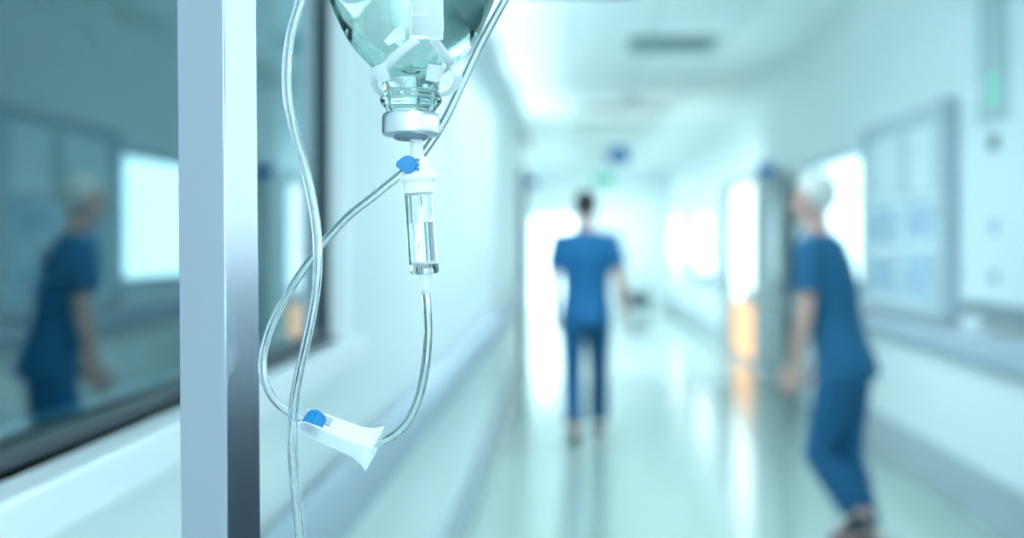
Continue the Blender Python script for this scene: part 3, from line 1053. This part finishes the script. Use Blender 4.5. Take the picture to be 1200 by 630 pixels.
# hanger strap: band down the front, forked yoke, ring behind the neck
def ribbon(pts, w, th, side=None):
    """flat band through pts; w, th lists; side: direction across the band"""
    bm = bmesh.new()
    pts = [Vector(p) for p in pts]
    rings = []
    n = len(pts)
    for i, p in enumerate(pts):
        tg = (pts[min(i + 1, n - 1)] - pts[max(i - 1, 0)]).normalized()
        sd = Vector(side[i]) if isinstance(side, list) else Vector(side)
        sd = (sd - tg * sd.dot(tg)).normalized()
        nm = tg.cross(sd)
        a = w[i] / 2
        b = th / 2
        rings.append([p + sd * a + nm * b, p - sd * a + nm * b, p - sd * a - nm * b, p + sd * a - nm * b])
    loft(bm, rings)
    bmesh.ops.recalc_face_normals(bm, faces=bm.faces)
    return bm


BINV = None


def lp(px, py, depth):
    """bottle-local point that shows at a photo pixel, depth metres toward the viewer from the axis"""
    d = D0 - depth - 0.012
    for _ in range(6):
        p = BINV @ P(px, py, d)
        d += (-depth - p.y)
    return p


def on_glass(px, py, dd):
    """bottle-local point on the glass (plus dd) that shows at a photo pixel"""
    d = D0 - 0.05
    for _ in range(14):
        p = BINV @ P(px, py, d)
        r = shoulder_r(HY - p.z / S)
        d += 0.7 * (-math.sqrt(max(r * r - p.x * p.x, 0)) - dd - p.y)
    return p


BINV = world_of(bt).inverted()
band = [Vector((0.010, -0.002, zz(-378))), Vector((0.010, -0.022, zz(-330))), Vector((0.010, -0.050, zz(-272))), Vector((0.0095, -0.0525, zz(-225))),
        Vector((0.009, -0.0522, zz(-150))), Vector((0.0085, -0.0520, zz(-80)))]
band += [on_glass(499.5, y, 0.002) for y in (-22, -5, 12, 26, 38, 46)]
pc_ = catmull(band, 4)
wd = []
for p in pc_:
    k = min(1, max(0, (zz(-30) - p.z) / (zz(-30) - zz(50))))
    wd.append((0.0172 - 0.001 * math.sin(k * 3.14)) if k < 1 else 0.0165)
st = obj('strap', ribbon(pc_, wd, 0.0014, (1, 0, 0)), M_strap, parent=bt, local=True, smooth='auto')
ribs = bmesh.new()                 # raised edges of the band
for s in (-1, 1):
    sweep(ribs, [p + Vector((s * w_ / 2, -0.0004, 0)) for p, w_ in zip(pc_, wd)], 0.0009, 8)
sweep(ribs, [on_glass(483, 17.5, .0026), on_glass(499.5, 17.5, .003), on_glass(515, 17.5, .0026)], 0.0004, 6)
sweep(ribs, [on_glass(482, 44, .0022), on_glass(499.5, 44, .0024), on_glass(516, 44, .0022)], 0.0012, 8, round_ends=True)
obj('strap_edge', ribs, M_strap, parent=st, local=True, smooth=True)
for s in (-1, 1):
    if s < 0:
        q = [on_glass(489, 45, .0024), on_glass(476, 55, .0028), on_glass(463, 66, .003), on_glass(452, 76, .003), lp(444, 84, .012), lp(439, 93, .005), lp(440, 102, -.004), lp(446, 109, -.014), lp(466, 113, -.022), lp(487, 113, -.0245)]
    else:
        q = [on_glass(506, 45, .0024), on_glass(514, 55, .0028), on_glass(522, 66, .003), on_glass(529, 76, .003), lp(535, 84, .012), lp(537, 93, .004), lp(533, 102, -.004), lp(525, 109, -.014), lp(506, 113, -.022), lp(487, 113, -.0245)]
    qc = catmull(q, 5)
    obj('yoke_arm', sweep(bmesh.new(), qc, [(0.0027 if i < 22 else 0.0025, 0.0014) for i in range(len(qc))], 10, ref=(0.7, 0, 0.7 * s)), M_strap, parent=bt, local=True, smooth=True)
    # small wing clipped to the neck
    wx = 462 if s < 0 else 519
    a_ = s * 1
    rr = shoulder_r(90) + .0028
    wing = []
    for ang, zt, zb in ((12, 82, 94), (30, 81, 98), (46, 81, 99), (60, 82, 97)):
        th = R_(-90 + s * ang)
        wing.append((th, zt, zb))
    wb = bmesh.new()
    rg = []
    for th, zt, zb in wing:
        c, sn = math.cos(th), math.sin(th)
        r2 = max(shoulder_r(zt), shoulder_r(90)) * 0.985 + .003
        rg.append([Vector((rr * c, rr * sn, zz(zb))), Vector((r2 * c, r2 * sn, zz(zt))), Vector(((r2 + .0014) * c, (r2 + .0014) * sn, zz(zt))), Vector(((rr + .0014) * c, (rr + .0014) * sn, zz(zb)))])
    rg = rg[1:]
    loft(wb, rg)
    bmesh.ops.recalc_face_normals(wb, faces=wb.faces)
    obj('wing', wb, M_strap, parent=bt, local=True)

# ---------------------------------------------------------------- infusion set
CY = D0 - 0.0155                 # the cap hangs a little nearer the viewer
cw = world_of(bt) @ Vector((0, 0, zz(160)))
ist = thing('infusion_line', 'clear drip chamber with blue cap and looped tubing through a white roller clamp', 'infusion set', cw)
s2 = cw.y / F


def W2(px, py, dd=0.0):
    return P(px, py, cw.y + dd)


axis_top, axis_bot = W2(487.5, 163), W2(498, 326)
adir = (axis_bot - axis_top).normalized()
rotm = Vector((0, 0, -1)).rotation_difference(adir).to_matrix().to_4x4()
TOP = Matrix.Translation(axis_top) @ rotm


def az(py):
    return -(py - 163) * s2


def part_lathe(prof, n=40, closed=False, cap=True):
    bm = bmesh.new()
    lathe(bm, [(r * s2, az(y)) for y, r in prof], n, closed=closed, cap=cap)
    bmesh.ops.recalc_face_normals(bm, faces=bm.faces)
    bm.transform(TOP)
    return bm


obj('spike', part_lathe([(186, 9.5), (184, 8), (150, 6.8), (140, 3)]), M_white, parent=ist, smooth='auto')
vs = obj('collar', part_lathe([(228, 14.5), (226, 17.3), (213, 18.3), (212, 20.5), (210.5, 22), (206, 22.5), (204.5, 21.5), (203, 19), (200, 18.5), (189, 14.5), (185, 12), (184, 8)]), M_white, parent=ist, smooth='auto')
# blue vent cap pointing left
vb = bmesh.new()
ctr = W2(478, 192.5, -0.0095)
capsule = [(math.cos(R_(a)) * 0.0049, math.sin(R_(a)) * 0.0049) for a in range(-120, 121, 20)]
outl = [(0.0049 * math.cos(R_(a)), 0.0049 * math.sin(R_(a))) for a in range(-130, 131, 20)]
outl += [(-0.0062, 0.0014), (-0.0066, 0.0), (-0.0062, -0.0014)]
rg = []
for dd, sc in ((0.0045, 0.9), (0.004, 1.0), (-0.0005, 1.0), (-0.0018, 0.9)):
    rg.append([ctr + Vector((a * sc, dd, b * sc)) for a, b in outl])
loft(vb, rg)
bmesh.ops.recalc_face_normals(vb, faces=vb.faces)
vc = obj('vent_cap', vb, M_bluecap, parent=ist, label='blue vent cap')
vb = bmesh.new()
sweep(vb, [ctr + Vector((0, 0.001, 0)), ctr + Vector((0, -0.0028, 0))], 0.0023, 18)
obj('button', vb, M_bluecap, parent=vc)
for b in (0.0026, -0.0001, -0.0026):
    obj('tooth', boxes((ctr.x + 0.0042, ctr.x + 0.0062, ctr.y - 0.001, ctr.y + 0.003, ctr.z + b - 0.0007, ctr.z + b + 0.0007)), M_bluecap, parent=vc)
obj('vent_port', sweep(bmesh.new(), [ctr + Vector((0.001, 0.004, 0)), ctr + Vector((0.004, 0.011, 0))], 0.0035, 16), M_white, parent=ist, smooth='auto')

ch_o = [(321, 9), (321, 15), (318, 17.0), (310, 17.4), (290, 17.2), (226, 17.4)]
ch_i = [(226, 15.4), (290, 15.3), (309, 15.4), (310, 6)]
obj('drip_chamber', part_lathe(ch_o + ch_i, closed=True, cap=False), M_chamber, parent=ist, smooth='auto')
obj('fluid', part_lathe([(306.5, 15.2), (300, 15.2), (261, 15.2)]), M_water, parent=ist, smooth='auto')
obj('filter', part_lathe([(310, 13.5), (309, 15.0), (307, 15.0), (306.7, 14)]), M_white, parent=ist, smooth='auto')
obj('drop_former', part_lathe([(242, 1.6), (238, 2.6), (226, 3.2)]), M_chamber, parent=ist, smooth='auto')
obj('outlet', part_lathe([(345, 4.8), (336, 5.0), (331, 6.3), (324, 7.5), (321.5, 9)]), M_milky, parent=ist, smooth='auto')

path = [W2(498.6, 340), W2(500.5, 360), W2(501.5, 395), W2(498.5, 430), W2(491, 465), W2(476, 496), W2(456, 513), W2(436, 518.5), W2(415, 514),
        W2(390, 504), W2(362, 494), W2(340, 484, .004), W2(320, 466, .015), W2(309, 440, .03), W2(309, 410, .035), W2(321, 374, .035), W2(344, 333, .034),
        W2(372, 293, .034), W2(405, 256, .034), W2(440, 228, .034), W2(470, 203.5, .034), W2(490, 186, .034), W2(504, 168, .034), W2(518, 146, .036), W2(537, 108, .045), W2(556, 66, .052),
        W2(576, 28, .056), W2(596, -8, .058)]
path += [P(618, -48, .868), P(639, -92, .868), P(652, -135, .865)]
tail = [Vector((-.004, .862, 1.675)), Vector((-.006, .852, 1.72)), Vector((PX + .19, .838, 1.757)), Vector((-.035, .85, 1.735)), Vector((-.05, .87, 1.70)),
        Vector((-.045, .89, 1.66)), Vector((-.02, .895, 1.64)), Vector((.005, .89, 1.66)), Vector((.01, .875, 1.70)), Vector((0, .855, 1.74)), Vector((PX + .189, .832, 1.765)), Vector((-.04, .85, 1.745))]
fine = catmull(path + tail, 8)
obj('tubing', hollow_tube(fine, 0.00245, 0.0014, 16), M_tube, parent=ist, smooth=True)

# roller clamp
A, B = W2(353, 490.5, -0.001), W2(423, 519, -0.003)
ex = (B - A).normalized()
ez = Vector((-ex.z * 1.0, 0, ex.x)).normalized()
ey = ez.cross(ex).normalized()
CM = Matrix(((ex.x, ey.x, ez.x, A.x), (ex.y, ey.y, ez.y, A.y), (ex.z, ey.z, ez.z, A.z), (0, 0, 0, 1)))
CM = CM @ Matrix.Rotation(R_(38), 4, 'X')
Lc = (B - A).length
cb = bmesh.new()


def quadloft(bm, secs):
    rg = []
    for x, ya, yb, za, zb in secs:
        rg.append([Vector((x, ya, za)), Vector((x, yb, za)), Vector((x, yb, zb)), Vector((x, ya, zb))])
    loft(bm, rg)


w0, w1 = 0.0052, 0.0062
for s in (-1, 1):                # side cheeks
    quadloft(cb, [(0, s * w0 - .0006, s * w0 + .0006, -.0028, .0022), (.004, s * w0 - .0006, s * w0 + .0006, -.0050, .0048), (.012, s * w0 - .0006, s * w0 + .0006, -.0056, .0050),
                  (Lc, s * w1 - .0006, s * w1 + .0006, -.0058, .0052)])
quadloft(cb, [(0, -w0, w0, -.0032, -.0020), (.004, -w0, w0, -.0054, -.0042), (Lc, -w1, w1, -.0060, -.0034)])
quadloft(cb, [(.017, -w1, w1, .0030, .0042), (Lc, -w1, w1, .0040, .0052)])
for s in (-1, 1):                # guide ledges
    quadloft(cb, [(.004, s * .003 - .0004, s * .003 + .0004, -.0045, -.0028), (Lc, s * .0036 - .0004, s * .0036 + .0004, -.0045, -.0028)])
bmesh.ops.recalc_face_normals(cb, faces=cb.faces)
cb.transform(CM)
rc = obj('roller_clamp', cb, M_milky, parent=ist, label='milky white roller clamp body')
cb = bmesh.new()                 # flared square mouth
rg = []
for x, h in ((Lc - .002, .0064), (Lc + .0045, .0078), (Lc + .0085, .0098), (Lc + .0085, .0086), (Lc + .0045, .0066), (Lc - .002, .0052)):
    rg.append([Vector((x, -h, -h)), Vector((x, h, -h)), Vector((x, h, h)), Vector((x, -h, h))])
loft(cb, rg, closed=True)
bmesh.ops.recalc_face_normals(cb, faces=cb.faces)
cb.transform(CM)
obj('flared_mouth', cb, M_milky, parent=rc, bevel=0.0006)
cb = bmesh.new()
nr = 48
cr = []
for yy, rr in ((-.0046, .0052), (-.0042, .0057), (.0042, .0057), (.0046, .0052)):
    cr.append([Vector((.0072 + (rr - (0.00035 if i % 2 else 0)) * math.cos(2 * math.pi * i / nr), yy, .0014 + (rr - (0.00035 if i % 2 else 0)) * math.sin(2 * math.pi * i / nr))) for i in range(nr)])
loft(cb, cr)
bmesh.ops.recalc_face_normals(cb, faces=cb.faces)
cb.transform(CM)
obj('roller', cb, M_bluecap, parent=rc, label='blue thumb roller')

# second tube hanging from its own hook in front of the loop
hk = Vector((PX + 0.057, 0.80, HZ + 0.003))
dz = 0.775
q = [hk + Vector((-.006, .012, -.06)), hk + Vector((-.008, .006, -.03)), hk + Vector((-.004, .004, .0)), hk + Vector((0, 0, .006)), hk + Vector((.005, -.004, -.003)), hk + Vector((.007, -.010, -.035)),
     P(372, -200, .785), P(371, -150, .78), P(368, -100, dz), P(363, -50, dz), P(352.5, -2, dz), P(341, 38, dz), P(336.5, 75, dz), P(337, 112, dz), P(344, 150, dz), P(354, 185, dz), P(363, 220, dz), P(370, 260, dz), P(372.5, 298, dz), P(370, 340, dz), P(362, 385, dz),
     P(352, 430, dz), P(345, 470, dz), P(342.5, 510, dz), P(344, 550, dz), P(348, 590, dz), P(352, 630, dz), P(356, 690, dz), P(357, 780, dz), P(352, 900, dz), P(345, 1000, dz)]
t = obj('infusion_tube', hollow_tube(catmull(q, 8), 0.0026, 0.0015, 16), M_tube, smooth=True)
tag(t, 'clear plastic tube hanging in a gentle wave just right of the steel pole', 'tube')
